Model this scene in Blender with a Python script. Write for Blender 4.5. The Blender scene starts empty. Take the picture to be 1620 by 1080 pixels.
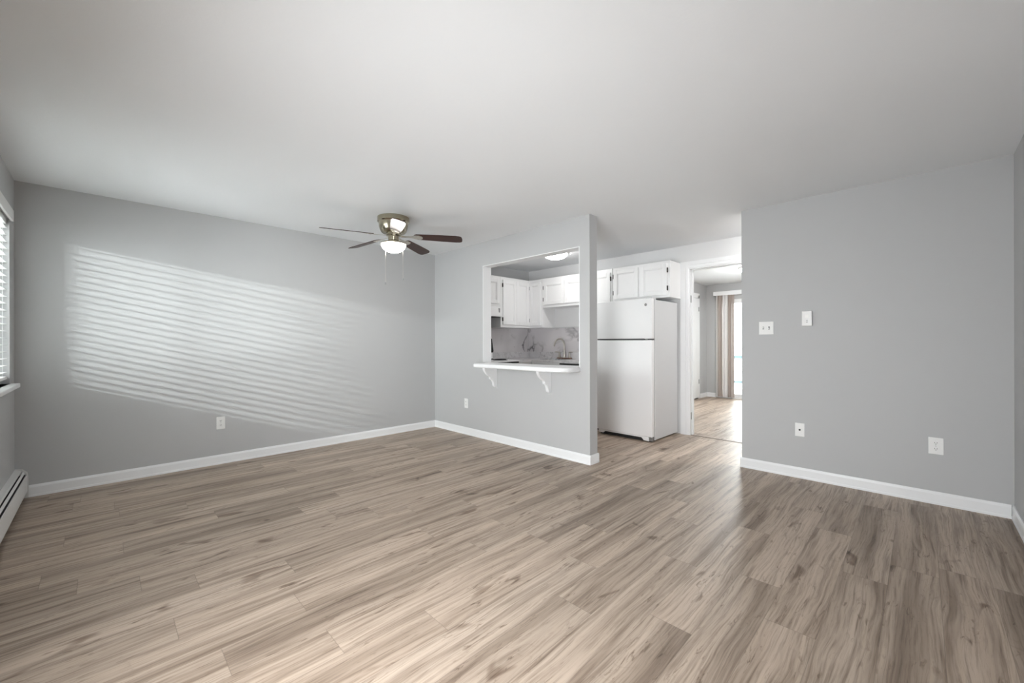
import bpy, bmesh, math, random
from mathutils import Matrix, Vector
random.seed(4)
R = math.radians
sc = bpy.context.scene
C = sc.collection

# ------------------------------------------------------------------ camera, world, lights, exposure
cam_d = bpy.data.cameras.new('camera')
cam = bpy.data.objects.new('camera', cam_d); C.objects.link(cam)
cam_d.sensor_width = 36; cam_d.lens = 647.5 / 1620 * 36
cam_d.shift_y = 2.16 / 1620; cam_d.clip_start = 0.02
cam.matrix_world = (Matrix.Translation((0, 0, 1.188)) @ Matrix.Rotation(0.7858, 4, 'Z')
                    @ Matrix.Rotation(R(90), 4, 'X') @ Matrix.Rotation(-0.0025, 4, 'Z'))
sc.camera = cam
sc.view_settings.view_transform = 'Standard'; sc.view_settings.look = 'None'
sc.view_settings.gamma = 1; sc.view_settings.exposure = 0.42; sc.view_settings.use_curve_mapping = False
sc.cycles.use_denoising = True
sc.cycles.max_bounces = 10; sc.cycles.diffuse_bounces = 7; sc.cycles.glossy_bounces = 4
sc.cycles.sample_clamp_indirect = 6

w = bpy.data.worlds.new('overcast_sky'); sc.world = w; w.use_nodes = True
w.node_tree.nodes['Background'].inputs[0].default_value = (0.93, 0.97, 1.0, 1)
w.node_tree.nodes['Background'].inputs[1].default_value = 8.0

def area(name, loc, aim, sx, sy, power, col=(0.965, 0.985, 1.0), spread=180):
    l = bpy.data.lights.new(name, 'AREA'); l.shape = 'RECTANGLE'; l.size = sx; l.size_y = sy
    l.energy = power; l.color = col; l.spread = R(spread)
    o = bpy.data.objects.new(name, l); C.objects.link(o); o.location = loc
    o.rotation_euler = (Vector(aim) - Vector(loc)).to_track_quat('-Z', 'Y').to_euler()
    return o
def point(name, loc, power, rad, col=(1, 1, 1)):
    l = bpy.data.lights.new(name, 'POINT'); l.energy = power; l.shadow_soft_size = rad; l.color = col
    o = bpy.data.objects.new(name, l); C.objects.link(o); o.location = loc
    return o
# daylight arriving at the living room window and at the far room's glass door, plus an added fill behind the camera
area('daylight_window', (-3.94, -0.95, 1.62), (-3.94, 1, 1.45), 1.6, 1.3, 28)
area('rear_room_fill', (-1.15, -0.455, 0.75), (-1.75, 1.2, 0.60), 1.6, 1.3, 98, spread=146)
area('daylight_patio', (-2.2, 11.6, 1.35), (-2.2, 9, 1.25), 3.6, 2.6, 90)
# narrow strip throws the blind's stripes on the left wall; taller panel added to soften their edges
area('daylight_low_sky', (-0.7, -5.3, 2.68), (-0.7, -0.5, 1.9), 3.2, 0.06, 510)
area('stripe_softening_glow', (-0.7, -5.3, 2.15), (-0.7, -0.5, 1.9), 3.2, 1.6, 70)
area('daylight_ground_glint', (-0.8, -3.0, 0.75), (-0.8, -0.5, 2.0), 2.6, 0.25, 260)

# ------------------------------------------------------------------ materials
def mat(name, col, rough=0.5, metal=0.0, spec=0.5, emit=None, es=0.0, coat=0.0):
    m = bpy.data.materials.new(name); m.use_nodes = True
    b = m.node_tree.nodes['Principled BSDF']
    b.inputs['Base Color'].default_value = (*col, 1); b.inputs['Roughness'].default_value = rough
    b.inputs['Metallic'].default_value = metal; b.inputs['Specular IOR Level'].default_value = spec
    b.inputs['Coat Weight'].default_value = coat
    if emit: b.inputs['Emission Color'].default_value = (*emit, 1); b.inputs['Emission Strength'].default_value = es
    return m
def N(m, t, **kw):
    n = m.node_tree.nodes.new(t)
    for k, v in kw.items(): setattr(n, k, v)
    return n
def L(m, a, b): m.node_tree.links.new(a, b)
def paint(name, col, rough=0.6, bump=0.15, scale=90, spec=0.35, mottling=0.02):
    m = mat(name, col, rough, spec=spec); b = m.node_tree.nodes['Principled BSDF']
    tc = N(m, 'ShaderNodeTexCoord'); nz = N(m, 'ShaderNodeTexNoise'); nz.inputs['Scale'].default_value = scale
    L(m, tc.outputs['Object'], nz.inputs['Vector'])
    bp = N(m, 'ShaderNodeBump'); bp.inputs['Strength'].default_value = bump; bp.inputs['Distance'].default_value = 0.002
    L(m, nz.outputs['Fac'], bp.inputs['Height']); L(m, bp.outputs[0], b.inputs['Normal'])
    n2 = N(m, 'ShaderNodeTexNoise'); n2.inputs['Scale'].default_value = 1.3; n2.inputs['Detail'].default_value = 4
    L(m, tc.outputs['Object'], n2.inputs['Vector'])
    mx = N(m, 'ShaderNodeMix', data_type='RGBA'); mx.inputs['A'].default_value = (*[c * (1 - mottling) for c in col], 1)
    mx.inputs['B'].default_value = (*[min(1, c * (1 + mottling)) for c in col], 1)
    L(m, n2.outputs['Fac'], mx.inputs['Factor']); L(m, mx.outputs['Result'], b.inputs['Base Color'])
    return m
M = {}
M['wall'] = paint('grey_wall_paint', (0.474, 0.478, 0.482), 0.55)
M['wall_pale'] = paint('pale_grey_wall_paint', (0.70, 0.703, 0.705), 0.55)
M['ceil'] = paint('white_ceiling_paint', (0.77, 0.785, 0.80), 0.8, 0.25, 60, 0.2)
M['trim'] = paint('white_trim_paint', (0.82, 0.83, 0.84), 0.35, 0.05, 40, 0.5)
M['cab'] = paint('white_cabinet_paint', (0.84, 0.84, 0.84), 0.3, 0.06, 60, 0.5)
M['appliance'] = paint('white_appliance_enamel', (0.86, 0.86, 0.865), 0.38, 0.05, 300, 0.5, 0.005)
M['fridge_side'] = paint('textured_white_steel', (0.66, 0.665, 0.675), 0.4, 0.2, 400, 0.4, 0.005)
M['plastic'] = mat('white_plastic', (0.8, 0.8, 0.79), 0.35)
M['heater'] = paint('white_heater_enamel', (0.74, 0.74, 0.73), 0.4, 0.05, 60)
M['black'] = mat('black_gap', (0.012, 0.012, 0.012), 0.6)
M['blackgloss'] = mat('black_glass', (0.012, 0.012, 0.013), 0.15)
M['darkmetal'] = mat('dark_hinge_metal', (0.05, 0.048, 0.045), 0.4, 0.7)
M['greymetal'] = mat('grey_metal', (0.35, 0.35, 0.35), 0.4, 0.8)
M['nickel'] = mat('brushed_nickel', (0.60, 0.57, 0.52), 0.28, 1.0)
M['antique'] = mat('antique_brass_nickel', (0.42, 0.38, 0.29), 0.22, 1.0)
M['bronze'] = mat('bronze_faucet_base', (0.30, 0.19, 0.14), 0.35, 1.0)
M['slot'] = mat('dark_slot', (0.06, 0.06, 0.06), 0.6)
M['vinyl'] = mat('white_blind_vinyl', (0.82, 0.82, 0.81), 0.45)
M['bowl'] = mat('lit_frosted_glass', (0.9, 0.9, 0.88), 0.3, emit=(1, 0.97, 0.92), es=22)
M['steel'] = mat('sink_steel', (0.6, 0.6, 0.6), 0.25, 1.0)
M['concrete'] = mat('balcony_concrete', (0.6, 0.6, 0.58), 0.8)
M['rail'] = mat('teal_rail_paint', (0.10, 0.16, 0.18), 0.5)
M['void'] = mat('heater_shaded_inside', (0.03, 0.03, 0.03), 0.5, 0.5)  # near black stands in for the shade inside the heater

def vane_mat(name, c0, c1):
    m = mat(name, c0, 0.6); b = m.node_tree.nodes['Principled BSDF']
    tc = N(m, 'ShaderNodeTexCoord'); mp = N(m, 'ShaderNodeMapping'); mp.inputs['Scale'].default_value = (60, 60, 1)
    nz = N(m, 'ShaderNodeTexNoise'); nz.inputs['Scale'].default_value = 1
    L(m, tc.outputs['Object'], mp.inputs[0]); L(m, mp.outputs[0], nz.inputs['Vector'])
    mx = N(m, 'ShaderNodeMix', data_type='RGBA'); mx.inputs['A'].default_value = (*c0, 1); mx.inputs['B'].default_value = (*c1, 1)
    L(m, nz.outputs['Fac'], mx.inputs['Factor']); L(m, mx.outputs['Result'], b.inputs['Base Color'])
    return m
M['vane'] = vane_mat('beige_vertical_vane', (0.32, 0.265, 0.235), (0.45, 0.39, 0.355))
M['vane2'] = vane_mat('pale_vertical_vane', (0.72, 0.70, 0.70), (0.8, 0.8, 0.8))

def glass_mat():
    m = bpy.data.materials.new('window_glass'); m.use_nodes = True; nt = m.node_tree
    nt.nodes.remove(nt.nodes['Principled BSDF'])
    tr = N(m, 'ShaderNodeBsdfTransparent'); tr.inputs[0].default_value = (0.96, 0.98, 0.97, 1)
    gl = N(m, 'ShaderNodeBsdfGlossy'); gl.inputs['Roughness'].default_value = 0.02
    fr = N(m, 'ShaderNodeFresnel'); fr.inputs[0].default_value = 1.45
    mx = N(m, 'ShaderNodeMixShader')
    L(m, fr.outputs[0], mx.inputs[0]); L(m, tr.outputs[0], mx.inputs[1]); L(m, gl.outputs[0], mx.inputs[2])
    L(m, mx.outputs[0], nt.nodes['Material Output'].inputs[0])
    return m
M['glass'] = glass_mat()

def wood_floor():
    m = mat('vinyl_plank_floor', (0.3, 0.25, 0.2), 0.34, spec=0.35); b = m.node_tree.nodes['Principled BSDF']
    tc = N(m, 'ShaderNodeTexCoord'); sx = N(m, 'ShaderNodeSeparateXYZ'); L(m, tc.outputs['Object'], sx.inputs[0])
    def mth(op, a, b_=None, c=None):
        n = N(m, 'ShaderNodeMath', operation=op)
        for i, v in enumerate((a, b_, c)):
            if v is None: continue
            if isinstance(v, (int, float)): n.inputs[i].default_value = v
            else: L(m, v, n.inputs[i])
        return n.outputs[0]
    def comb(x, y, z):
        n = N(m, 'ShaderNodeCombineXYZ')
        for i, v in enumerate((x, y, z)):
            if isinstance(v, (int, float)): n.inputs[i].default_value = v
            else: L(m, v, n.inputs[i])
        return n.outputs[0]
    def noise(vec, scale, det=4, rough=0.55, dist=0.0):
        n = N(m, 'ShaderNodeTexNoise'); n.inputs['Scale'].default_value = scale; n.inputs['Detail'].default_value = det
        n.inputs['Roughness'].default_value = rough; n.inputs['Distortion'].default_value = dist
        L(m, vec, n.inputs['Vector']); return n.outputs['Fac']
    def ramp(v, pts, interp='LINEAR'):
        n = N(m, 'ShaderNodeValToRGB'); e = n.color_ramp.elements; n.color_ramp.interpolation = interp
        while len(e) < len(pts): e.new(0.5)
        for k, (p, c) in enumerate(pts): e[k].position = p; e[k].color = (*c, 1) if isinstance(c, tuple) else (c, c, c, 1)
        L(m, v, n.inputs[0]); return n.outputs[0]
    def mix(a, b_, f, mode='MIX'):
        n = N(m, 'ShaderNodeMix', data_type='RGBA', blend_type=mode)
        for k, v in (('Factor', f), ('A', a), ('B', b_)):
            if isinstance(v, (int, float)): n.inputs[k].default_value = v
            elif isinstance(v, tuple): n.inputs[k].default_value = (*v, 1)
            else: L(m, v, n.inputs[k])
        return n.outputs['Result']
    X, Y = sx.outputs[0], sx.outputs[1]
    u = mth('DIVIDE', mth('ADD', X, 20.03), 0.181); row = mth('FLOOR', u); fu = mth('FRACT', u)
    wn = N(m, 'ShaderNodeTexWhiteNoise', noise_dimensions='1D'); L(m, row, wn.inputs['W'])
    v = mth('DIVIDE', mth('ADD', mth('ADD', Y, 20), mth('MULTIPLY', wn.outputs['Value'], 1.22)), 1.22)
    col = mth('FLOOR', v); fv = mth('FRACT', v)
    w2 = N(m, 'ShaderNodeTexWhiteNoise', noise_dimensions='2D'); L(m, comb(row, col, 0), w2.inputs['Vector'])
    pid = w2.outputs['Value']; pz = mth('MULTIPLY', pid, 37.0)
    # warp the grain around knots
    wv = noise(comb(mth('MULTIPLY', X, 5.0), mth('MULTIPLY', Y, 1.6), pz), 1.0, 2, 0.5)
    xw = mth('ADD', X, mth('MULTIPLY', mth('SUBTRACT', wv, 0.5), 0.06))
    fine = noise(comb(mth('MULTIPLY', xw, 120), mth('MULTIPLY', Y, 3.5), pz), 1.0, 6, 0.7)
    streak = noise(comb(mth('MULTIPLY', xw, 62), mth('MULTIPLY', Y, 1.6), mth('ADD', pz, 5.0)), 1.0, 3, 0.6, 0.3)
    medium = noise(comb(mth('MULTIPLY', xw, 28), mth('MULTIPLY', Y, 1.1), pz), 1.0, 3, 0.55, 0.4)
    broad = noise(comb(mth('MULTIPLY', xw, 9), mth('MULTIPLY', Y, 0.45), pz), 1.0, 2, 0.5)
    rings = mth('FRACT', mth('MULTIPLY', noise(comb(mth('MULTIPLY', X, 7.5), mth('MULTIPLY', Y, 1.5), pz), 1.0, 1, 0.4), 14))
    flecks = noise(comb(mth('MULTIPLY', xw, 45), mth('MULTIPLY', Y, 7.0), pz), 1.0, 4, 0.6, 1.2)
    knot_n = noise(comb(mth('MULTIPLY', X, 9.0), mth('MULTIPLY', Y, 3.2), pz), 1.0, 2, 0.5, 0.8)
    base = ramp(broad, [(0.27, (0.258, 0.198, 0.152)), (0.47, (0.418, 0.334, 0.266)), (0.72, (0.515, 0.422, 0.343))])
    c = mix(base, ramp(medium, [(0.30, (0.50, 0.46, 0.43)), (0.50, 1.0), (0.8, 1.12)]), 0.8, 'MULTIPLY')
    c = mix(c, ramp(rings, [(0.0, (0.80, 0.78, 0.76)), (0.14, 1.0), (1.0, 1.0)]), mth('MULTIPLY', ramp(knot_n, [(0.46, 0.0), (0.6, 1.0)]), 0.55), 'MULTIPLY')
    c = mix(c, ramp(fine, [(0.30, (0.52, 0.49, 0.46)), (0.52, 1.0), (0.75, 1.10)]), 0.85, 'MULTIPLY')
    c = mix(c, ramp(streak, [(0.30, (0.55, 0.51, 0.48)), (0.44, 1.0), (0.8, 1.06)]), 0.75, 'MULTIPLY')
    c = mix(c, ramp(flecks, [(0.33, (0.40, 0.35, 0.31)), (0.41, 1.0)]), mth('MULTIPLY', ramp(knot_n, [(0.44, 0.15), (0.6, 1.0)]), 0.85), 'MULTIPLY')
    c = mix(c, ramp(knot_n, [(0.66, 1.0), (0.74, (0.40, 0.34, 0.30))]), 0.9, 'MULTIPLY')
    tone = mth('ADD', mth('MULTIPLY', pid, 0.20), 0.90)
    tv = N(m, 'ShaderNodeVectorMath', operation='SCALE'); L(m, c, tv.inputs[0]); L(m, tone, tv.inputs['Scale'])
    edge = mth('MAXIMUM', mth('LESS_THAN', fu, 0.007), mth('MAXIMUM', mth('GREATER_THAN', fu, 0.993), mth('MAXIMUM', mth('LESS_THAN', fv, 0.0012), mth('GREATER_THAN', fv, 0.9988))))
    out = mix(tv.outputs[0], (0.13, 0.10, 0.08), mth('MULTIPLY', edge, 0.40))
    L(m, out, b.inputs['Base Color'])
    L(m, ramp(fine, [(0.2, 0.47), (0.8, 0.38)]), b.inputs['Roughness'])
    bp = N(m, 'ShaderNodeBump'); bp.inputs['Strength'].default_value = 0.25; bp.inputs['Distance'].default_value = 0.0015
    L(m, fine, bp.inputs['Height']); L(m, bp.outputs[0], b.inputs['Normal'])
    return m
M['floor'] = wood_floor()

def marble(name, base, vein, scale, rough, amount=1.0):
    m = mat(name, base, rough); b = m.node_tree.nodes['Principled BSDF']
    tc = N(m, 'ShaderNodeTexCoord')
    def noise(scale, det, dist, off):
        mp = N(m, 'ShaderNodeMapping'); mp.inputs['Location'].default_value = off; mp.inputs['Rotation'].default_value = (0.3, 0.6, 0.4)
        n = N(m, 'ShaderNodeTexNoise'); n.inputs['Scale'].default_value = scale; n.inputs['Detail'].default_value = det
        n.inputs['Distortion'].default_value = dist
        L(m, tc.outputs['Object'], mp.inputs[0]); L(m, mp.outputs[0], n.inputs['Vector']); return n.outputs['Fac']
    def ramp(v, pts):
        n = N(m, 'ShaderNodeValToRGB'); e = n.color_ramp.elements
        while len(e) < len(pts): e.new(0.5)
        for k, (p, c) in enumerate(pts): e[k].position = p; e[k].color = (c, c, c, 1)
        L(m, v, n.inputs[0]); return n.outputs[0]
    v1 = ramp(noise(scale, 6, 1.2, (3, 1, 2)), [(0.455, 0), (0.495, 1), (0.53, 0)])
    v2 = ramp(noise(scale * 0.6, 3, 0.5, (9, 4, 7)), [(0.42, 0), (0.62, 0.7)])
    mu = N(m, 'ShaderNodeMath', operation='MULTIPLY'); L(m, v1, mu.inputs[0]); L(m, v2, mu.inputs[1])
    ad = N(m, 'ShaderNodeMath', operation='MULTIPLY_ADD'); L(m, mu.outputs[0], ad.inputs[0]); ad.inputs[1].default_value = 1.25 * amount
    m3 = N(m, 'ShaderNodeMath', operation='MULTIPLY'); L(m, v2, m3.inputs[0]); m3.inputs[1].default_value = 0.3 * amount
    L(m, m3.outputs[0], ad.inputs[2]); ad.use_clamp = True
    mx = N(m, 'ShaderNodeMix', data_type='RGBA'); mx.inputs['A'].default_value = (*base, 1); mx.inputs['B'].default_value = (*vein, 1)
    L(m, ad.outputs[0], mx.inputs['Factor']); L(m, mx.outputs['Result'], b.inputs['Base Color'])
    return m
M['marble'] = marble('marble_wall_panel', (0.72, 0.695, 0.705), (0.17, 0.16, 0.17), 1.7, 0.22, 1.15)
M['counter'] = marble('marble_counter_laminate', (0.70, 0.69, 0.70), (0.30, 0.28, 0.29), 6.0, 0.25, 0.7)

def fan_wood():
    m = mat('dark_mahogany_blade', (0.06, 0.022, 0.014), 0.32, spec=0.3); b = m.node_tree.nodes['Principled BSDF']
    tc = N(m, 'ShaderNodeTexCoord'); mp = N(m, 'ShaderNodeMapping'); mp.inputs['Scale'].default_value = (3, 60, 3)
    nz = N(m, 'ShaderNodeTexNoise'); nz.inputs['Scale'].default_value = 1; nz.inputs['Detail'].default_value = 4
    L(m, tc.outputs['Object'], mp.inputs[0]); L(m, mp.outputs[0], nz.inputs['Vector'])
    mx = N(m, 'ShaderNodeMix', data_type='RGBA'); mx.inputs['A'].default_value = (0.014, 0.005, 0.004, 1); mx.inputs['B'].default_value = (0.058, 0.019, 0.012, 1)
    L(m, nz.outputs['Fac'], mx.inputs['Factor']); L(m, mx.outputs['Result'], b.inputs['Base Color'])
    return m
M['blade'] = fan_wood()

# ------------------------------------------------------------------ mesh helpers
class MB:
    def __init__(s, mtx=None): s.bm = bmesh.new(); s.m = mtx or Matrix.Identity(4)
    def _t(s, vs, mtx=None):
        mm = s.m @ mtx if mtx else s.m
        for v in vs: v.co = mm @ v.co
    def box(s, x0, x1, y0, y1, z0, z1, bev=0.0, seg=2, mtx=None):
        r = bmesh.ops.create_cube(s.bm, size=1); vs = r['verts']
        for v in vs:
            v.co = Vector((x0 + (v.co.x + .5) * (x1 - x0), y0 + (v.co.y + .5) * (y1 - y0), z0 + (v.co.z + .5) * (z1 - z0)))
        if bev:
            es = list({e for v in vs for e in v.link_edges})
            r2 = bmesh.ops.bevel(s.bm, geom=es, offset=bev, segments=seg, affect='EDGES', profile=0.5)
            vs = list({v for f in r2['faces'] for v in f.verts} | {v for v in vs if v.is_valid})
            # bevel of a whole box leaves every vertex in the bevel faces or their neighbours
            allv = set(vs)
            for f in r2['faces']:
                for e in f.edges:
                    for g in e.link_faces: allv.update(g.verts)
            vs = list(allv)
        s._t(vs, mtx); return s
    def prism(s, pts, axis, a, b, mtx=None):
        """pts: outline in the two other axes (x: (y,z); y: (x,z); z: (x,y)); extruded from a to b"""
        def mk(p, q):
            return {'x': Vector((q, p[0], p[1])), 'y': Vector((p[0], q, p[1])), 'z': Vector((p[0], p[1], q))}[axis]
        A = [s.bm.verts.new(mk(p, a)) for p in pts]; B = [s.bm.verts.new(mk(p, b)) for p in pts]
        n = len(pts)
        s.bm.faces.new(A); s.bm.faces.new(list(reversed(B)))
        for i in range(n): s.bm.faces.new([A[i], B[i], B[(i + 1) % n], A[(i + 1) % n]])
        s._t(A + B, mtx); return s
    def lathe(s, prof, c=(0, 0, 0), n=32, mtx=None, close=True):
        rings = []
        for r, z in prof:
            rings.append([s.bm.verts.new((c[0] + r * math.cos(2 * math.pi * k / n), c[1] + r * math.sin(2 * math.pi * k / n), c[2] + z)) for k in range(n)])
        for a, b in zip(rings, rings[1:]):
            for k in range(n): s.bm.faces.new([a[k], a[(k + 1) % n], b[(k + 1) % n], b[k]])
        if close:
            s.bm.faces.new(rings[0]); s.bm.faces.new(list(reversed(rings[-1])))
        s._t([v for r in rings for v in r], mtx); return s
    def tube(s, pts, r, n=10, mtx=None):
        pts = [Vector(p) for p in pts]; rs = r if isinstance(r, (list, tuple)) else [r] * len(pts)
        rings = []; up = Vector((0.13, 0.29, 0.95)).normalized()
        for i, p in enumerate(pts):
            d = (pts[min(i + 1, len(pts) - 1)] - pts[max(i - 1, 0)]).normalized()
            a = d.cross(up)
            if a.length < 1e-3: a = d.cross(Vector((1, 0, 0)))
            a.normalize(); b = d.cross(a).normalized()
            rings.append([s.bm.verts.new(p + (a * math.cos(2 * math.pi * k / n) + b * math.sin(2 * math.pi * k / n)) * rs[i]) for k in range(n)])
        for a, b in zip(rings, rings[1:]):
            for k in range(n): s.bm.faces.new([a[k], a[(k + 1) % n], b[(k + 1) % n], b[k]])
        s.bm.faces.new(rings[0]); s.bm.faces.new(list(reversed(rings[-1])))
        s._t([v for r in rings for v in r], mtx); return s
    def build(s, name, m, parent=None, smooth=False, origin=None):
        bmesh.ops.recalc_face_normals(s.bm, faces=s.bm.faces)
        me = bpy.data.meshes.new(name)
        pl = Vector((0, 0, 0)); p = parent
        while p: pl += p.location; p = p.parent
        o0 = Vector(origin) if origin else pl
        for v in s.bm.verts: v.co -= o0
        s.bm.to_mesh(me); s.bm.free()
        me.materials.append(m)
        if smooth:
            for f in me.polygons: f.use_smooth = True
            me.set_sharp_from_angle(angle=R(35))
        o = bpy.data.objects.new(name, me); C.objects.link(o)
        o.location = o0 - pl
        if parent: o.parent = parent
        return o
def tag(o, label=None, cat=None, group=None, kind=None):
    if label: o['label'] = label
    if cat: o['category'] = cat
    if group: o['group'] = group
    if kind: o['kind'] = kind
    return o
def empty(name, loc, label=None, cat=None, group=None, kind=None):
    o = bpy.data.objects.new(name, None); C.objects.link(o); o.location = loc; o.empty_display_size = 0.1
    return tag(o, label, cat, group, kind)
def struct(name, mb, m, label, cat, origin=None):
    return tag(mb.build(name, m, origin=origin), label, cat, None, 'structure')
def wallmesh(axis, p0, p1, u0, u1, z0, z1, holes=()):
    """wall between planes p0,p1 of an axis; holes = (ua,ub,za,zb)"""
    us = sorted({u0, u1} | {h for H in holes for h in H[:2]}); zs = sorted({z0, z1} | {h for H in holes for h in H[2:]})
    us = [u for u in us if u0 <= u <= u1]; zs = [z for z in zs if z0 <= z <= z1]
    mb = MB(); bm = mb.bm; cache = {}
    def V(p, u, z):
        k = (p, round(u, 5), round(z, 5))
        if k not in cache: cache[k] = bm.verts.new((p, u, z) if axis == 'x' else (u, p, z))
        return cache[k]
    def solid(i, j):
        if i < 0 or j < 0 or i >= len(us) - 1 or j >= len(zs) - 1: return False
        cu, cz = (us[i] + us[i + 1]) / 2, (zs[j] + zs[j + 1]) / 2
        return not any(h[0] < cu < h[1] and h[2] < cz < h[3] for h in holes)
    for i in range(len(us) - 1):
        for j in range(len(zs) - 1):
            if not solid(i, j): continue
            a, b, c, d = us[i], us[i + 1], zs[j], zs[j + 1]
            for p in (p0, p1): bm.faces.new([V(p, a, c), V(p, b, c), V(p, b, d), V(p, a, d)])
            if not solid(i - 1, j): bm.faces.new([V(p0, a, c), V(p1, a, c), V(p1, a, d), V(p0, a, d)])
            if not solid(i + 1, j): bm.faces.new([V(p0, b, c), V(p1, b, c), V(p1, b, d), V(p0, b, d)])
            if not solid(i, j - 1): bm.faces.new([V(p0, a, c), V(p1, a, c), V(p1, b, c), V(p0, b, c)])
            if not solid(i, j + 1): bm.faces.new([V(p0, a, d), V(p1, a, d), V(p1, b, d), V(p0, b, d)])
    return mb

# ------------------------------------------------------------------ the setting
XA, XR = -4.903, 0.438          # left wall, right wall
YW, YB, YB2, YC, YD = -0.48, 3.346, 3.475, 4.314, 5.326
H = 2.44
XBE, XCL = -2.28, -1.214        # end of the pass-through wall, left end of the right-hand wall
BX, BY = -3.35, 9.40            # far room: left wall, far wall
DL, DR, DH = -2.096, -1.29, 2.125
OX0, OX1, OZ0, OZ1 = -3.86, -2.397, 0.895, 2.145

struct('floor', MB().box(XA - .2, XR + .2, YW - .2, BY + .15, -0.12, 0), M['floor'], 'grey brown wood plank floor running through every room', 'floor')
struct('ceiling', MB().box(XA - .2, XR + .2, YW - .2, BY + .15, H, H + .12), M['ceil'], 'plain white painted ceiling over every room', 'ceiling')
WX0, WX1, WZ0, WZ1 = -4.68, -3.20, 0.90, 2.10
struct('wall_left', wallmesh('x', XA - .15, XA, YW - .15, YD, 0, H), M['wall'], 'long grey wall on the left striped by light through blinds', 'wall')
struct('wall_window', wallmesh('y', YW - .15, YW, XA, XR + .15, 0, H, [(WX0, WX1, WZ0, WZ1), (-2.0, -0.3, .1, 2.1)]), M['wall'], 'grey window wall at the far left edge above the baseboard heater', 'wall')
struct('wall_partition', wallmesh('y', YB, YB2, XA, XBE, 0, H, [(OX0, OX1, OZ0, OZ1)]), M['wall'], 'grey partition wall with the kitchen pass-through opening', 'wall')
struct('wall_center', wallmesh('y', YC, YC + .12, XCL, XR, 0, H), M['wall'], 'grey wall on the right holding switches and thermostat', 'wall')
struct('wall_right', wallmesh('x', XR, XR + .15, YW, YC + .12, 0, H), M['wall'], 'narrow slice of grey side wall at the right edge', 'wall')
struct('wall_hall', wallmesh('x', XR, XR + .15, YC + .12, YD, 0, H), M['wall'], 'grey end wall of the hall hidden behind the right wall', 'wall')
struct('wall_back', wallmesh('y', YD, YD + .12, XA - .15, XR + .15, 0, H, [(DL - .02, DR + .02, -.01, DH + .02)]), M['wall_pale'], 'light grey wall behind fridge and cabinets with the doorway', 'wall')
struct('wall_bedroom_left', wallmesh('x', BX - .12, BX, YD + .12, BY, 0, H), M['wall'], 'grey side wall of the far room seen through the doorway', 'wall')
struct('wall_bedroom_far', wallmesh('y', BY, BY + .12, BX - .12, XR, 0, H, [(-3.13, -1.25, 0.05, 2.10)]), M['wall'], 'grey far wall of the far room around the glass door', 'wall')
struct('wall_bedroom_right', wallmesh('x', XR, XR + .12, YD + .12, BY + .12, 0, H), M['wall'], 'grey right wall of the far room, out of view', 'wall')

# baseboards
BT, BH = 0.014, 0.092
def bb_profile(sgn): return [(0, 0), (sgn * BT, 0), (sgn * BT, .012), (sgn * (BT - .003), .02), (sgn * (BT - .003), BH - .018), (sgn * (BT - .008), BH), (0, BH)]
def bb_x(mb, y, x0, x1, sgn): mb.prism([(y + a, z) for a, z in bb_profile(sgn)], 'x', x0, x1)
def bb_y(mb, x, y0, y1, sgn): mb.prism([(x + a, z) for a, z in bb_profile(sgn)], 'y', y0, y1)
mb = MB(); bb_y(mb, XA, YW + .07, YB, 1); struct('baseboard_left', mb, M['trim'], 'white baseboard along the long left wall', 'baseboard')
mb = MB(); bb_x(mb, YB, XA + BT, XBE + BT, -1); bb_y(mb, XBE, YB, YB2 + BT, 1); bb_x(mb, YB2, XBE - .5, XBE + BT, 1)
struct('baseboard_partition', mb, M['trim'], 'white baseboard under the kitchen pass-through wrapping the wall end', 'baseboard')
mb = MB(); bb_x(mb, YC, XCL - BT, XR - BT, -1); bb_y(mb, XCL, YC, YC + .12, -1); struct('baseboard_center', mb, M['trim'], 'white baseboard under the right-hand grey wall', 'baseboard')
mb = MB(); bb_y(mb, XR, YW, YC, -1); struct('baseboard_right', mb, M['trim'], 'white baseboard at the lower right edge', 'baseboard')
mb = MB(); bb_y(mb, BX, YD + .12, 8.05, 1); bb_y(mb, BX, 9.02, BY, 1); bb_x(mb, BY, BX + BT, -3.16, -1)
struct('baseboard_bedroom', mb, M['trim'], 'white baseboard in the corner of the far room', 'baseboard')

# doorway casing and jambs, threshold line
cas = empty('door_1', (DL, YD, 0), 'white cased doorway without door between kitchen and far room', 'doorway', None, 'structure')
mb = MB()
for z in (0,):
    mb.prism([(-2.22, YD), (-2.22, YD - .014), (-2.206, YD - .018), (-2.150, YD - .018), (-2.146, YD - .013), (-2.140, YD - .018), (-2.113, YD - .016), (-2.108, YD - .010), (-2.100, YD - .010), (-2.096, YD)], 'z', 0, DH + .10)
    mb.box(DR, DR + .11, YD - .016, YD, 0, DH + .10)
    mb.prism([(YD, DH), (YD - .010, DH), (YD - .010, DH + .010), (YD - .016, DH + .016), (YD - .018, DH + .045), (YD - .013, DH + .050), (YD - .018, DH + .056), (YD - .014, DH + .10), (YD, DH + .10)], 'x', -2.22, DR + .11)
mb.build('door_casing', M['trim'], cas)
mb = MB().box(DL - .02, DL, YD, YD + .12, 0, DH).box(DR, DR + .02, YD, YD + .12, 0, DH).box(DL - .02, DR + .02, YD, YD + .12, DH, DH + .02)
mb.box(DL, DL + .012, YD + .045, YD + .08, 0, DH - .012).box(DL, DR, YD + .045, YD + .08, DH - .012, DH)
mb.build('door_jamb', M['trim'], cas)
MB().box(DL, DL + .004, YD + .01, YD + .03, .20, .29).build('hinge_leaf', M['greymetal'], cas)
MB().box(DL, DL + .004, YD + .01, YD + .03, 1.70, 1.79).build('hinge_leaf', M['greymetal'], cas)
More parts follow.
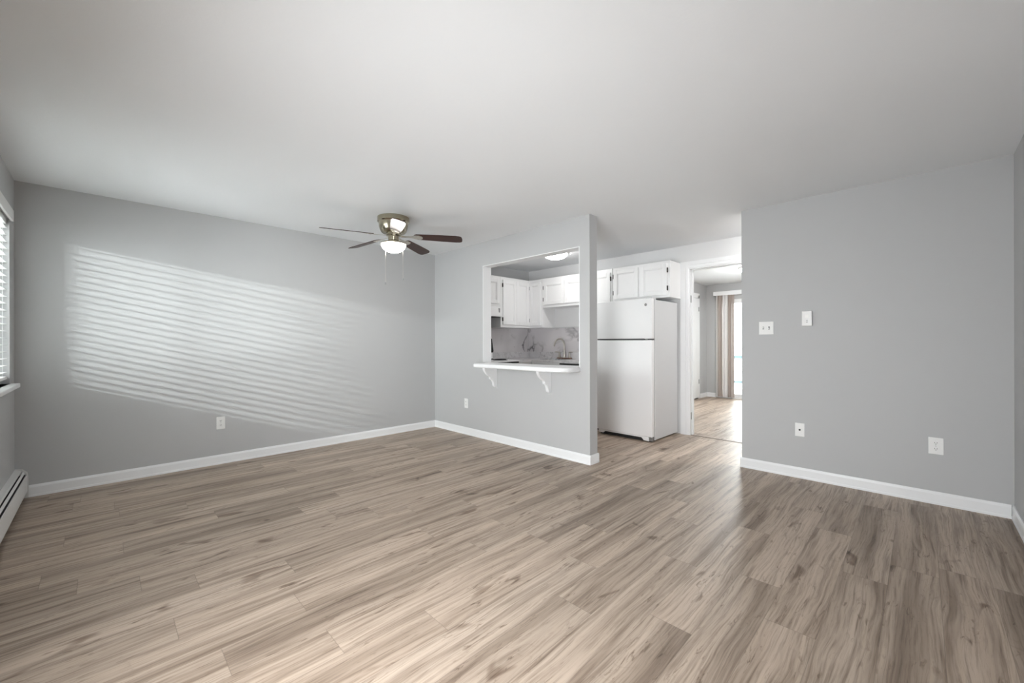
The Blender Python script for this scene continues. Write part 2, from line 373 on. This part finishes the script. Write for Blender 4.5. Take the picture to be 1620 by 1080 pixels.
struct('trim_1', MB().box(DL, DR, YD - .004, YD + .022, 0, .004, .001), mat('brown_threshold', (.16, .125, .10), .5), 'thin brown threshold strip across the doorway floor', 'threshold')
# pass-through liner
mb = MB().box(OX0, OX0 + .008, YB - .001, YB2 + .001, .945, OZ1 - .008).box(OX1 - .008, OX1, YB - .001, YB2 + .001, .945, OZ1 - .008).box(OX0, OX1, YB - .001, YB2 + .001, OZ1 - .008, OZ1)
struct('trim_2', mb, M['trim'], 'white painted lining inside the kitchen pass-through opening', 'trim')

# bedroom door (closed, in side wall)
bd = empty('door_2', (BX, 8.1, 0), 'white hinged door in the side wall of the far room', 'door', None, 'structure')
mb = MB().box(BX, BX + .018, 8.905, 8.97, 0, 2.18, .004).box(BX, BX + .018, 8.04, 8.10, 0, 2.18, .004).box(BX, BX + .018, 8.04, 8.97, 2.12, 2.22, .004)
mb.build('door_casing', M['trim'], bd)
MB().box(BX + .001, BX + .03, 8.105, 8.90, .03, 2.11, .003).build('door_leaf', M['trim'], bd)
for z in (.32, 1.84): MB().box(BX + .030, BX + .036, 8.875, 8.902, z, z + .09).build('door_hinge', M['greymetal'], bd)

# ------------------------------------------------------------------ living room window, sill, blind
def window(n, x0, x1, z0, z1, label):
    r = empty('window_%d' % n, (x0, YW - .1, z0), label, 'window', None, 'structure')
    f = MB(); t = .045; y0, y1 = YW - .13, YW - .08
    f.box(x0, x0 + t, y0, y1, z0, z1).box(x1 - t, x1, y0, y1, z0, z1).box(x0 + t, x1 - t, y0, y1, z0, z0 + t).box(x0 + t, x1 - t, y0, y1, z1 - t, z1)
    xm = (x0 + x1) / 2; f.box(xm - .025, xm + .025, y0, y1, z0 + t, z1 - t)
    f.build('window_frame', M['trim'], r)
    MB().box(x0 + t, xm - .025, YW - .108, YW - .104, z0 + t, z1 - t).box(xm + .025, x1 - t, YW - .108, YW - .104, z0 + t, z1 - t).build('window_pane', M['glass'], r)
    MB().box(x0 - .03, x1 + .03, YW - .08, YW + .048, z0 - .03, z0, .006).build('window_sill', M['trim'], r)
    return r
window(1, WX0, WX1, WZ0, WZ1, 'white framed window with blinds at the left edge')
window(2, -2.0, -0.3, .1, 2.1, 'added white framed glass door behind the camera, unseen')  # invented, unseen door for the fill light, true daylight source unknown
shd = empty('light_blocking_shade', (-2.0, YW, 2.1), 'unseen closed white shade added behind the camera to block outside light', 'shade')  # added to keep the outside strip lights out of this opening
MB().box(-2.03, -0.27, YW + .003, YW + .006, .06, 2.12).build('blocking_fabric', M['vinyl'], shd)
bl = empty('window_blind', (WX0, YW, 2.1), 'white horizontal slat blind in the window at the left edge', 'blind')
v = MB().box(WX0 - .02, WX1 + .02, YW + .004, YW + .020, 2.085, 2.165, .003).box(WX0 - .02, WX0 - .008, YW, YW + .02, 2.085, 2.165)
v.build('valance', M['vinyl'], bl)
MB().box(WX0 + .005, WX1 - .005, YW - .06, YW - .012, 2.055, 2.095).build('headrail', M['vinyl'], bl)
s = MB(); nsl = 22; pitch = .0495
for k in range(nsl):
    z = 0.965 + .02 + k * pitch
    s.box(WX0 + .012, WX1 - .012, -.0255, .0255, -.0014, .0014, mtx=Matrix.Translation((0, YW - .036, z)) @ Matrix.Rotation(R(1), 4, 'X'))
s.build('slats', M['vinyl'], bl)
MB().box(WX0 + .012, WX1 - .012, YW - .062, YW - .010, .935, .956, .004).build('bottom_rail', M['vinyl'], bl)
for x in (WX0 + .22, -3.94, WX1 - .2):
    lc = MB()
    for y in (YW - .061, YW - .009): lc.box(x - .002, x + .002, y, y + .0015, .95, 2.06)
    for k in range(nsl): lc.box(x - .001, x + .001, YW - .061, YW - .0085, .982 + k * pitch, .9835 + k * pitch)
    lc.build('ladder_cord', M['vinyl'], bl)

# ------------------------------------------------------------------ baseboard heater
hx0, hx1 = XA, -1.2
ht = empty('baseboard_heater', (XA, YW, 0), 'long white baseboard heater with black slots below the window', 'heater')
MB().box(hx0, hx1, YW, YW + .006, .02, .222).build('back_panel', M['void'], ht)  # dark colour imitates shade behind the cover
MB().prism([(YW, .214), (YW + .030, .211), (YW + .036, .209), (YW + .037, .214), (YW + .030, .219), (YW, .224)], 'x', hx0 + .012, hx1).build('top_hood', M['heater'], ht)
MB().prism([(YW + .043, .206), (YW + .053, .194), (YW + .0545, .196), (YW + .0445, .208)], 'x', hx0 + .030, hx1).build('damper', M['heater'], ht)
MB().prism([(YW + .059, .180), (YW + .056, .176), (YW + .058, .170), (YW + .060, .052), (YW + .056, .044), (YW + .060, .042), (YW + .0645, .052), (YW + .063, .178)], 'x', hx0 + .012, hx1).build('front_cover', M['heater'], ht)
s = MB().tube([(hx0 + .02, YW + .03, .10), (hx1 - .02, YW + .03, .10)], .011)
s.box(hx0 + .016, hx1 - .05, YW + .008, YW + .054, .050, .180)  # block fills the casing with dark so the slots look shaded
s.build('fins_and_shade_fill', M['void'], ht)
MB().prism([(YW, 0), (YW + .069, 0), (YW + .067, .175), (YW + .064, .196), (YW + .040, .222), (YW, .229)], 'x', hx0, hx0 + .014).build('end_cap', M['heater'], ht)

# ------------------------------------------------------------------ wall plates
def frame(pos, out):
    """local x = along the wall, y = out of the wall, z up"""
    o = Vector(out); x = o.cross(Vector((0, 0, 1))); return Matrix.Translation(pos) @ Matrix((( x.x, o.x, 0, 0), (x.y, o.y, 0, 0), (0, 0, 1, 0), (0, 0, 0, 1)))
def outlet(pos, out, label, w_=.072, h_=.122):
    r = empty('wall_outlet', pos, label, 'outlet', 'duplex wall outlets'); m = frame(pos, out)
    MB(m).box(-w_ / 2, w_ / 2, 0, .006, -h_ / 2, h_ / 2, .002).build('cover_plate', M['plastic'], r)
    for dz in (-.0215, .0215):
        q = MB(m).prism([(.0165 * math.cos(t) * 1.0, dz + max(-.0125, min(.0125, .0165 * math.sin(t)))) for t in [2 * math.pi * k / 24 for k in range(24)]], 'y', .006, .009).build('receptacle', M['plastic'], r)
        MB(m).box(-.0075, -.0050, .0088, .0096, dz - .001, dz + .007).box(.0050, .0075, .0088, .0096, dz - .002, dz + .007).box(-.0025, .0025, .0088, .0096, dz - .0095, dz - .0045).build('slot_holes', M['slot'], q)
    MB(m).lathe([(.003, .006), (.003, .0072)], n=12, mtx=Matrix.Rotation(R(-90), 4, 'X')).build('screw', M['greymetal'], r)
outlet((XA, .822, .404), (1, 0, 0), 'white duplex outlet low on the left wall below the light stripes')
outlet((-4.19, YB, .405), (0, -1, 0), 'small white duplex outlet low on the pass-through wall near the corner')
outlet((.0725, YC, .426), (0, -1, 0), 'white duplex outlet low on the right-hand wall, right of the cable plate', .079, .122)
cp = empty('cable_plate', (-.755, YC, .422), 'white blank plate with one black coaxial hole low on the right-hand wall', 'cable plate')
m = frame((-.755, YC, .422), (0, -1, 0))
MB(m).box(-.035, .035, 0, .006, -.058, .058, .002).build('cover_plate', M['plastic'], cp)
MB(m).lathe([(.0075, .004), (.0075, .010), (.004, .010)], n=16, mtx=Matrix.Rotation(R(-90), 4, 'X')).build('coax_socket', M['black'], cp)
sw = empty('light_switch', (-1.009, YC, 1.318), 'white double toggle switch plate on the right-hand wall', 'switch')
m = frame((-1.009, YC, 1.318), (0, -1, 0))
MB(m).box(-.058, .058, 0, .006, -.058, .058, .002).build('cover_plate', M['plastic'], sw)
for dx in (-.023, .023):
    q = MB(m).box(dx - .006, dx + .006, .0055, .0072, -.013, .013).build('toggle_recess', M['slot'] if dx < 0 else M['greymetal'], sw)
    MB(m).box(dx - .0045, dx + .0045, .006, .018, -.004, .006, .001, mtx=Matrix.Translation((0, 0, -.003 if dx < 0 else .003))).build('toggle', M['plastic'], q)
th = empty('thermostat', (-.698, YC, 1.392), 'white rectangular thermostat box above and right of the switch plate', 'thermostat')
m = frame((-.698, YC, 1.392), (0, -1, 0))
MB(m).box(-.036, .036, 0, .030, -.064, .064, .004).build('housing', M['plastic'], th)
MB(m).box(-.013, .013, .028, .0315, .004, .032, .001).build('display', mat('pale_display', (.9, .9, .88), .25), th)
MB(m).box(-.006, .006, .029, .033, -.022, -.014, .001).box(-.006, .006, .029, .033, -.036, -.028, .001).build('buttons', M['greymetal'], th)

# ------------------------------------------------------------------ pass-through shelf with two brackets
sh = empty('breakfast_shelf', (OX0, YB, .895), 'white rounded shelf board on two scroll brackets in the pass-through', 'shelf')
def arc(cx, cy, r, a0, a1, n=8): return [(cx + r * math.cos(R(a0 + (a1 - a0) * k / n)), cy + r * math.sin(R(a0 + (a1 - a0) * k / n))) for k in range(n + 1)]
yf = 3.105
L0 = -3.775
out = [(OX0 + .010, YB2 - .002), (OX0 + .010, YB - .001), (L0, YB - .001)] + arc(L0 + .03, yf + .03, .03, 180, 270, 5) + arc(-2.40 - .14, yf + .14, .14, 270, 360, 10) + [(-2.40, YB - .001), (OX1 - .010, YB2 - .002)]
mb = MB().prism(out, 'z', .897, .945)
o = mb.build('shelf_board', M['trim'], sh)
bv = o.modifiers.new('rounded_edge', 'BEVEL'); bv.width = .014; bv.segments = 3; bv.limit_method = 'ANGLE'; bv.angle_limit = R(60)
def bracket(x):
    p = [(YB, .897), (3.150, .897), (3.150, .880)]
    p += [(3.158, .862), (3.172, .842), (3.190, .823), (3.212, .806), (3.236, .795), (3.244, .788)]
    p += [(3.250, .776), (3.250, .764), (3.258, .756), (3.270, .752), (3.282, .742), (3.292, .726), (3.300, .706), (3.305, .684), (3.314, .668), (3.330, .658), (YB, .655)]
    MB().prism(p, 'x', x - .019, x + .019).build('bracket', M['trim'], sh)
bracket(-3.625); bracket(-2.785)

# ------------------------------------------------------------------ ceiling fan
FX, FY = -3.73, 2.056
fan = empty('ceiling_fan', (FX, FY, H), 'five blade ceiling fan with brass housing and lit bowl', 'ceiling fan')
MB().lathe([(.150, 2.44), (.155, 2.437), (.155, 2.395), (.148, 2.388), (.143, 2.384), (.139, 2.345), (.128, 2.310), (.116, 2.292), (.106, 2.285), (.06, 2.276)], (FX, FY, 0), 48).build('motor_housing', M['antique'], fan, True)
MB().lathe([(.075, 2.280), (.075, 2.262), (.052, 2.255), (.052, 2.215), (.062, 2.205), (.062, 2.196), (.10, 2.190), (.121, 2.186), (.125, 2.180), (.125, 2.172), (.11, 2.172)], (FX, FY, 0), 40).build('light_kit_neck', M['antique'], fan, True)
pr = [(.120, 2.176)] + [(.120 * math.cos(R(a)), 2.176 - .085 * math.sin(R(a))) for a in range(8, 88, 8)] + [(.006, 2.091)]
MB().lathe(pr, (FX, FY, 0), 40).build('light_bowl', M['bowl'], fan, True)
def blade(ang):
    m = Matrix.Translation((FX, FY, 2.262)) @ Matrix.Rotation(R(ang), 4, 'Z') @ Matrix.Rotation(R(3), 4, 'Y') @ Matrix.Rotation(R(-14), 4, 'X')
    pts = [(.205, .020), (.215, .040), (.235, .050), (.45, .060), (.62, .064), (.655, .060), (.675, .050), (.683, .035), (.687, 0)]
    pts = pts + [(x, -y) for x, y in reversed(pts[:-1])]
    # per-blade object with its own axes so that the grain follows the blade
    mb = MB().prism(pts, 'z', -.003, .003)
    b = mb.build('blade', M['blade']); b.parent = fan
    b.matrix_local = Matrix.Translation((0, 0, -H)) @ Matrix.Translation((-FX, -FY, 0)) @ m
    q = MB().prism([(.075, .014), (.13, .010), (.185, .016), (.215, .036), (.262, .040), (.285, .024), (.292, 0), (.285, -.024), (.262, -.040), (.215, -.036), (.185, -.016), (.13, -.010), (.075, -.014)], 'z', -.0075, -.0032)
    for (x, y) in ((.235, .02), (.235, -.02), (.27, 0)): q.lathe([(.006, -.0075), (.005, -.011), (.001, -.012)], (x, y, 0), 10)
    q.build('blade_bracket', M['nickel'], None).parent = b
for k in range(5): blade(47 + 72 * k)
def chain(x, y, z0, z1):
    c = MB().tube([(x, y, z0), (x, y, z1)], .0016, 6).build('pull_chain', M['nickel'], fan)
    MB().lathe([(.001, z1), (.005, z1 - .006), (.007, z1 - .016), (.005, z1 - .026), (.001, z1 - .028)], (x, y, 0), 12).build('pull_knob', M['greymetal'], c, True)
dx, dy = math.cos(.7858), math.sin(.7858)
chain(FX - .080 * dx, FY - .080 * dy, 2.19, 1.80); chain(FX + .094 * dx, FY + .094 * dy, 2.19, 1.84)

# ------------------------------------------------------------------ kitchen
def door_panel(mb, w_, h_, fr=.055):
    """local: x 0..w, y 0 (back) .. .019 (front), z 0..h"""
    a, b = 0, .019
    mb.box(0, fr, a, b, 0, h_, .003).box(w_ - fr, w_, a, b, 0, h_, .003).box(fr, w_ - fr, a, b, 0, fr, .003).box(fr, w_ - fr, a, b, h_ - fr, h_, .003)
    mb.box(fr, w_ - fr, a, b - .013, fr, h_ - fr)
    t = .010
    for (x0, x1, z0, z1) in ((fr, fr + t, fr, h_ - fr), (w_ - fr - t, w_ - fr, fr, h_ - fr), (fr, w_ - fr, fr, fr + t), (fr, w_ - fr, h_ - fr - t, h_ - fr)):
        mb.box(x0, x1, a, b - .006, z0, z1, .003)
    return mb
def front_back(x, z):  return Matrix(((1, 0, 0, x), (0, -1, 0, YD - .32), (0, 0, 1, z), (0, 0, 0, 1)))
def front_left(y, z):  return Matrix(((0, 1, 0, XA + .30), (1, 0, 0, y), (0, 0, 1, z), (0, 0, 0, 1)))
def add_door(root, mfun, u0, u1, z0, z1, hinge=None):
    d = door_panel(MB(mfun(u0, z0)), u1 - u0, z1 - z0).build('cabinet_door', M['cab'], root)
    if hinge:
        for z in (z0 + .055, z1 - .115):
            u = (u0 - .010) if hinge == 'L' else (u1 - .002)
            MB(mfun(u, z)).box(0, .012, 0, .022, 0, .060, .003).build('door_hinge', M['darkmetal'], d)
CT = 2.215
def cab(loc, label, boxes, name='wall_cabinet'):
    r = empty(name, loc, label, 'cabinet'); mb = MB()
    for b in boxes: mb.box(*b, .002)
    mb.build('cabinet_body', M['cab'], r); return r
YF = YD - .32; XF = XA + .30
c = cab((XA, 3.60, 1.75), 'short white wall cabinet above the range hood', [(XA + .001, XF, 3.585, 4.350, 1.752, CT)])
add_door(c, front_left, 3.61, 3.965, 1.79, 2.17, 'L'); add_door(c, front_left, 3.975, 4.315, 1.79, 2.17)
c = cab((XA, 4.36, 1.432), 'tall white two-door wall cabinet left of the kitchen corner', [(XA + .001, XF, 4.352, YD - .001, 1.432, CT)])
add_door(c, front_left, 4.392, 4.690, 1.472, 2.170, 'L'); add_door(c, front_left, 4.693, 4.985, 1.472, 2.170, 'R')
c = cab((XF, YD, 1.432), 'narrow white one-door wall cabinet right of the kitchen corner', [(XF + .001, -4.318, YF, YD - .001, 1.432, CT)])
add_door(c, front_back, -4.590, -4.345, 1.472, 2.170, 'L')
c = cab((-4.3, YD, 1.75), 'short white two-door wall cabinet above the faucet', [(-4.316, -3.432, YF, YD - .001, 1.750, CT)])
add_door(c, front_back, -4.278, -3.868, 1.793, 2.150, 'L'); add_door(c, front_back, -3.852, -3.450, 1.793, 2.150, 'R')
c = cab((-3.43, YD, 1.432), 'white wall cabinet between the pass-through wall and the fridge cabinet', [(-3.430, -3.034, YF, YD - .001, 1.432, CT)])
add_door(c, front_back, -3.415, -3.060, 1.472, 2.160, 'R')
c = cab((-3.03, YD, 1.755), 'white two-door wall cabinet above the refrigerator', [(-3.026, -2.216, YF, YD - .001, 1.755, CT)])
add_door(c, front_back, -3.008, -2.642, 1.785, 2.180, 'L'); add_door(c, front_back, -2.612, -2.250, 1.785, 2.180, 'R')

# white tile panel under the short cabinet and marble backsplash
tag(MB().box(-4.316, -3.432, YD - .008, YD - .0005, 1.446, 1.749).build('wall_panel', M['cab']), 'plain white panel on the wall below the short sink cabinet', 'panel')
bs = MB().box(XA + .008, -3.02, YD - .008, YD - .0005, 1.034, 1.431).box(XA + .0005, XA + .008, 4.382, YD - .0085, 1.034, 1.431)
tag(bs.build('backsplash', M['marble']), 'grey veined marble backsplash between counter and wall cabinets', 'backsplash')

# counter
ct = empty('countertop', (XA, YD, .90), 'marble look L-shaped kitchen countertop with low upstand', 'countertop')
sx0, sx1, sy0, sy1 = -4.22, -3.80, 4.80, 5.14
mb = MB()
for b in ((XA + .001, sx0, 4.69, YD - .010), (sx0, sx1, 4.69, sy0), (sx0, sx1, sy1, YD - .010), (sx1, -3.020, 4.69, YD - .010), (XA + .001, -4.268, 4.385, 4.69)):
    mb.box(*b, .892, .930)
mb.build('counter_slab', M['counter'], ct)
MB().box(XA + .022, -3.02, YD - .022, YD - .0085, .930, 1.034, .003).box(XA + .0085, XA + .022, 4.40, YD - .0085, .930, 1.034, .003).build('upstand', M['counter'], ct)
sk = empty('kitchen_sink', (-4.01, 4.97, .93), 'small steel sink let into the counter below the faucet', 'sink')
mb = wb = MB()
mb.box(sx0 - .02, sx1 + .02, sy0 - .02, sy0, .930, .934).box(sx0 - .02, sx1 + .02, sy1, sy1 + .02, .930, .934).box(sx0 - .02, sx0, sy0, sy1, .930, .934).box(sx1, sx1 + .02, sy0, sy1, .930, .934)
mb.build('sink_rim', M['steel'], sk)
MB().box(sx0, sx0 + .004, sy0, sy1, .78, .930).box(sx1 - .004, sx1, sy0, sy1, .78, .930).box(sx0, sx1, sy0, sy0 + .004, .78, .930).box(sx0, sx1, sy1 - .004, sy1, .78, .930).box(sx0, sx1, sy0, sy1, .776, .780).build('sink_bowl', M['steel'], sk)
# faucet
fx, fy = -4.045, 5.225
fc = empty('kitchen_faucet', (fx, fy, .93), 'tall gooseneck faucet with two lever handles at the sink', 'faucet')
MB().box(fx - .135, fx + .135, fy - .030, fy + .030, .930, .950, .008, 3).build('deck_plate', M['bronze'], fc, True)
pts = [(fx, fy, .945), (fx, fy, 1.04), (fx, fy, 1.12)] + [(fx - .01 * (1 - math.cos(R(a))), fy - .11 * (1 - math.cos(R(a))), 1.15 + .10 * math.sin(R(a))) for a in range(0, 165, 15)] + [(fx - .022, fy - .232, 1.135)]
MB().tube(pts, [.020, .016, .0135] + [.0125] * 11 + [.011], 14).build('spout', M['nickel'], fc, True)
for s_ in (-1, 1):
    hx = fx + s_ * .100
    MB().lathe([(.024, .948), (.022, .965), (.015, 1.00), (.015, 1.034), (.010, 1.046)], (hx, fy, 0), 16).tube([(hx, fy, 1.030), (hx + s_ * .03, fy - .01, 1.040), (hx + s_ * .075, fy - .02, 1.040)], [.011, .010, .008], 8).build('faucet_handle', M['nickel'], fc, True)

# base cabinets and dishwasher
c = cab((XA, 4.39, 0), 'white base cabinet in the kitchen corner beside the range', [(XA + .001, -4.285, 4.386, 4.705, .0, .891)], 'base_cabinet')
c = cab((-4.26, YD, 0), 'white sink base cabinet below the faucet', [(XA + .001, -3.735, 4.708, YD - .011, .0, .775), (-4.283, -3.735, 4.708, 4.726, .775, .891)], 'base_cabinet')
m4 = Matrix(((1, 0, 0, -4.24), (0, -1, 0, 4.708), (0, 0, 1, .12), (0, 0, 0, 1)))
door_panel(MB(m4), .48, .735).build('cabinet_door', M['cab'], c)
dw = empty('dishwasher', (-3.73, 4.70, 0), 'white dishwasher with dark grip slot right of the sink', 'dishwasher')
MB().box(-3.730, -3.130, 4.715, YD - .03, .10, .885).build('body', M['appliance'], dw)
MB().box(-3.728, -3.132, 4.690, 4.714, .12, .868, .004).build('dishwasher_door', M['appliance'], dw)
MB().box(-3.722, -3.138, 4.692, 4.716, .869, .8915).build('top_gap', M['black'], dw)
MB().box(-3.69, -3.20, 4.682, 4.692, .846, .857, .002).build('grip_slot', M['greymetal'], dw)
MB().box(-3.728, -3.132, 4.75, YD - .03, .0, .10).build('kick_plate', M['black'], dw)

# range hood
hd = empty('range_hood', (XA, 3.6, 1.59), 'white range hood under the short left wall cabinet', 'range hood')
MB().prism([(XA + .001, 1.751), (XF + .002, 1.751), (XF + .010, 1.70), (XF + .018, 1.60), (XF + .018, 1.592), (XA + .001, 1.592)], 'y', 3.60, 4.350).build('hood_shell', M['cab'], hd)
MB().box(XA + .02, XF + .010, 3.61, 4.342, 1.584, 1.5915).build('hood_filter', M['darkmetal'], hd)
MB().box(XF + .006, XF + .0165, 4.300, 4.325, 1.655, 1.720).build('hood_switch', M['greymetal'], hd)

# range
st = empty('kitchen_range', (XA, 3.62, 0), 'white electric range with black backguard panel left of the kitchen corner', 'range')
ry0, ry1 = 3.615, 4.378
MB().box(XA + .002, XA + .655, ry0, ry1, .03, .890, .003).build('range_body', M['appliance'], st)
MB().box(XA + .002, XA + .685, ry0, ry1, .912, .932, .006).build('cooktop', M['appliance'], st)
MB().box(XA + .002, XA + .670, ry0 + .004, ry1 - .004, .890, .912).build('vent_gap', M['black'], st)
d = MB().box(XA + .656, XA + .690, ry0 + .005, ry1 - .005, .20, .882, .006).build('oven_door', M['appliance'], st)
MB().box(XA + .688, XA + .694, ry0 + .12, ry1 - .12, .36, .70, .002).build('oven_window', M['blackgloss'], d)
MB().tube([(XA + .725, ry0 + .06, .845), (XA + .725, ry1 - .06, .845)], .010).tube([(XA + .69, ry0 + .08, .845), (XA + .725, ry0 + .08, .845)], .008).tube([(XA + .69, ry1 - .08, .845), (XA + .725, ry1 - .08, .845)], .008).build('door_handle', M['black'], d)
bg = MB().prism([(XA + .002, .932), (XA + .095, .932), (XA + .092, 1.02), (XA + .055, 1.27), (XA + .04, 1.28), (XA + .002, 1.28)], 'y', ry0, ry1).build('backguard', M['appliance'], st)
MB().prism([(XA + .0925, 1.035), (XA + .104, 1.06), (XA + .098, 1.10), (XA + .070, 1.245), (XA + .062, 1.255), (XA + .057, 1.25)], 'y', ry0 + .01, ry1 + .002).build('control_panel', M['blackgloss'], bg)
for (bx, by, br) in ((.22, .2, .09), (.22, .56, .075), (.48, .2, .075), (.48, .56, .09)):
    mb = MB().lathe([(br + .018, .932), (br + .018, .938), (br + .006, .938), (br - .01, .934)], (XA + bx, ry0 + by, 0), 28)
    q = mb.build('drip_pan', M['black'], st)
    mb = MB()
    for rr in (br - .008, br - .026, br - .044):
        if rr > .01: mb.tube([(XA + bx + rr * math.cos(R(a)), ry0 + by + rr * math.sin(R(a)), .944) for a in range(0, 361, 18)], .0055, 6)
    mb.build('coil_element', M['black'], q)

# refrigerator
X0, X1, Y0, Y1 = -3.015, -2.250, 4.585, 5.298
fr = empty('refrigerator', ((X0 + X1) / 2, (Y0 + Y1) / 2, 0), 'white top-freezer refrigerator beside the doorway', 'refrigerator')
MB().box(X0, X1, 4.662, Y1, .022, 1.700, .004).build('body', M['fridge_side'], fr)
d = MB().box(X0, X1 - .001, Y0, 4.650, 1.232, 1.716, .012, 3).build('freezer_door', M['appliance'], fr, True)
MB().box(X0 + .012, X1 - .10, Y0 + .004, Y0 + .030, 1.222, 1.236).build('handle_recess', M['slot'], d)
q = MB().lathe([(.016, -.001), (.016, .003), (.014, .004)], n=28, mtx=Matrix.Translation((-2.328, Y0, 1.640)) @ Matrix.Rotation(R(90), 4, 'X')).build('round_badge', mat('badge_grey', (.16, .16, .17), .35, .6), d, True)
mb = MB(Matrix.Translation((-2.328, Y0 - .004, 1.640)) @ Matrix.Rotation(R(90), 4, 'X'))
mb.tube([(.0115 * math.cos(R(a)), .0115 * math.sin(R(a)), 0) for a in range(0, 361, 20)], .0009, 6)
mb.tube([(-.005, -.003, 0), (-.006, .002, 0), (-.003, .005, 0), (-.001, .002, 0), (-.004, -.001, 0), (-.001, -.004, 0), (.002, -.002, 0), (.003, .004, 0), (.006, .003, 0), (.004, -.004, 0)], .0008, 6)
mb.build('badge_lettering', M['nickel'], q)
d = MB().box(X0, X1 - .001, Y0, 4.650, .062, 1.218, .012, 3).build('fridge_door', M['appliance'], fr, True)
MB().box(X0 + .004, X1 - .004, 4.648, 4.664, .065, 1.705).build('door_gasket', mat('grey_gasket', (.42, .42, .43), .6), fr)
MB().box(X1 - .085, X1 - .004, 4.598, 4.70, 1.7005, 1.722, .004).build('top_hinge', M['fridge_side'], fr)
MB().box(X1 - .06, X1 - .003, Y0 + .012, 4.655, 1.2185, 1.2315).build('middle_hinge', M['slot'], fr)
mb = MB().prism([(X0 + .02, .060), (X0 + .02, .022), (X0 + .085, .022), (X0 + .105, .045), (X1 - .145, .045), (X1 - .115, .014), (X1 - .05, .010), (X1 - .05, .060)], 'y', 4.600, 4.625)
mb.build('base_grille', M['appliance'], fr)
MB().box(X0 + .03, X1 - .03, 4.630, 4.655, .002, .060).build('grille_shadow_gap', M['black'], fr)
MB().box(X1 - .045, X1 - .006, 4.605, 4.65, .012, .060, .003).lathe([(.010, -.003), (.010, .004), (.004, .004)], n=12, mtx=Matrix.Translation((X1 - .028, 4.603, .040)) @ Matrix.Rotation(R(90), 4, 'X')).build('bottom_hinge', M['greymetal'], fr)
for (x, y) in ((X0 + .05, 4.69), (X1 - .05, 4.69), (X0 + .05, Y1 - .05), (X1 - .05, Y1 - .05)):
    MB().lathe([(.016, 0), (.016, .023)], (x, y, 0), 12).build('leveling_foot', M['black'], fr)

# lamps
def dome_lamp(x, y, label, es, rad=.165):
    gm = mat('lit_acrylic_dome', (0.9, 0.9, 0.9), 0.3, emit=(1, 0.985, 0.96), es=es)
    r = empty('ceiling_lamp', (x, y, H), label, 'ceiling lamp')
    MB().lathe([(rad + .012, H), (rad + .012, H - .018), (rad, H - .022)], (x, y, 0), 40).build('lamp_base', M['nickel'], r, True)
    MB().lathe([(rad, H - .019)] + [(rad * math.cos(R(a)), H - .019 - .075 * math.sin(R(a))) for a in range(10, 88, 8)] + [(.004, H - .094)], (x, y, 0), 40).build('lamp_dome', gm, r, True)
    MB().lathe([(.010, H - .094), (.008, H - .105), (.002, H - .108)], (x, y, 0), 12).build('finial', M['nickel'], r, True)
    return r
dome_lamp(-3.60, 4.46, 'lit white dome lamp on the kitchen ceiling seen through the pass-through', 19)
dome_lamp(-0.75, 4.88, 'lit dome lamp on the hall ceiling, hidden behind the right-hand wall', 66)
dome_lamp(-2.02, 7.65, 'lit dome lamp on the far room ceiling just past the doorway', 130)

# ------------------------------------------------------------------ far room: sliding glass door, vertical blind, balcony
w3 = empty('window_3', (-3.13, BY, 0), 'white framed sliding glass door in the far room', 'glass door', None, 'structure')
f = MB(); a0, a1 = -3.13, -1.25
f.box(a0, a0 + .05, BY + .02, BY + .11, .05, 2.10).box(a1 - .05, a1, BY + .02, BY + .11, .05, 2.10).box(a0, a1, BY + .02, BY + .11, 2.01, 2.10).box(a0, a1, BY + .02, BY + .11, .05, .10)
f.box(-2.22, -2.16, BY + .03, BY + .09, .10, 2.01)
f.build('window_frame', M['trim'], w3)
MB().box(a0 + .05, -2.22, BY + .058, BY + .064, .10, 2.01).box(-2.16, a1 - .05, BY + .058, BY + .064, .10, 2.01).build('window_pane', M['glass'], w3)
MB().box(a0 - .02, a1, BY - .02, BY + .02, 0, .05, .004).build('door_track', M['trim'], w3)
vb = empty('vertical_blind', (-3.15, BY, 2.2), 'beige vertical blind drawn aside at the far glass door', 'blind')
MB().box(-3.17, -1.20, BY - .11, BY - .005, 2.185, 2.27, .003).build('valance', M['trim'], vb)
k = 0
for x, an, mm in ((-3.085, 40, 'vane2'), (-3.060, 62, 'vane'), (-3.025, 20, 'vane'), (-2.985, 72, 'vane'), (-2.950, 35, 'vane2'), (-2.925, 60, 'vane2'), (-2.895, 25, 'vane2'), (-2.865, 70, 'vane'), (-2.835, 30, 'vane'), (-2.80, 65, 'vane')):
    m = Matrix.Translation((x, BY - .06, 0)) @ Matrix.Rotation(R(an), 4, 'Z')
    mb = MB(m); P_ = [(-.044, 0), (-.022, .005), (0, .007), (.022, .005), (.044, 0), (.044, .0012), (.022, .0062), (0, .0082), (-.022, .0062), (-.044, .0012)]
    mb.prism(P_, 'z', .03, 2.185); mb.build('vane', M[mm], vb)
struct('balcony_slab', MB().box(-4.2, 0.5, BY + .14, 11.3, -.12, .0), M['concrete'], 'pale balcony floor outside the far glass door', 'balcony floor')
br = empty('balcony_railing', (-2.5, 10.9, 0), 'dark teal balcony railing outside the far glass door', 'railing')
MB().box(-4.1, .4, 10.88, 10.93, .79, .865, .005).build('top_rail', M['rail'], br)
MB().box(-4.1, .4, 10.895, 10.915, 1.02, 1.035).build('upper_wire', M['rail'], br)
MB().box(-4.1, .4, 10.895, 10.915, .47, .485).build('middle_wire', M['rail'], br)
MB().box(-4.1, .4, 10.885, 10.925, .195, .255, .004).build('bottom_rail', M['rail'], br)
for x in (-4.05, -1.9, .35): MB().box(x - .02, x + .02, 10.885, 10.925, 0, 1.05).build('post', M['rail'], br)
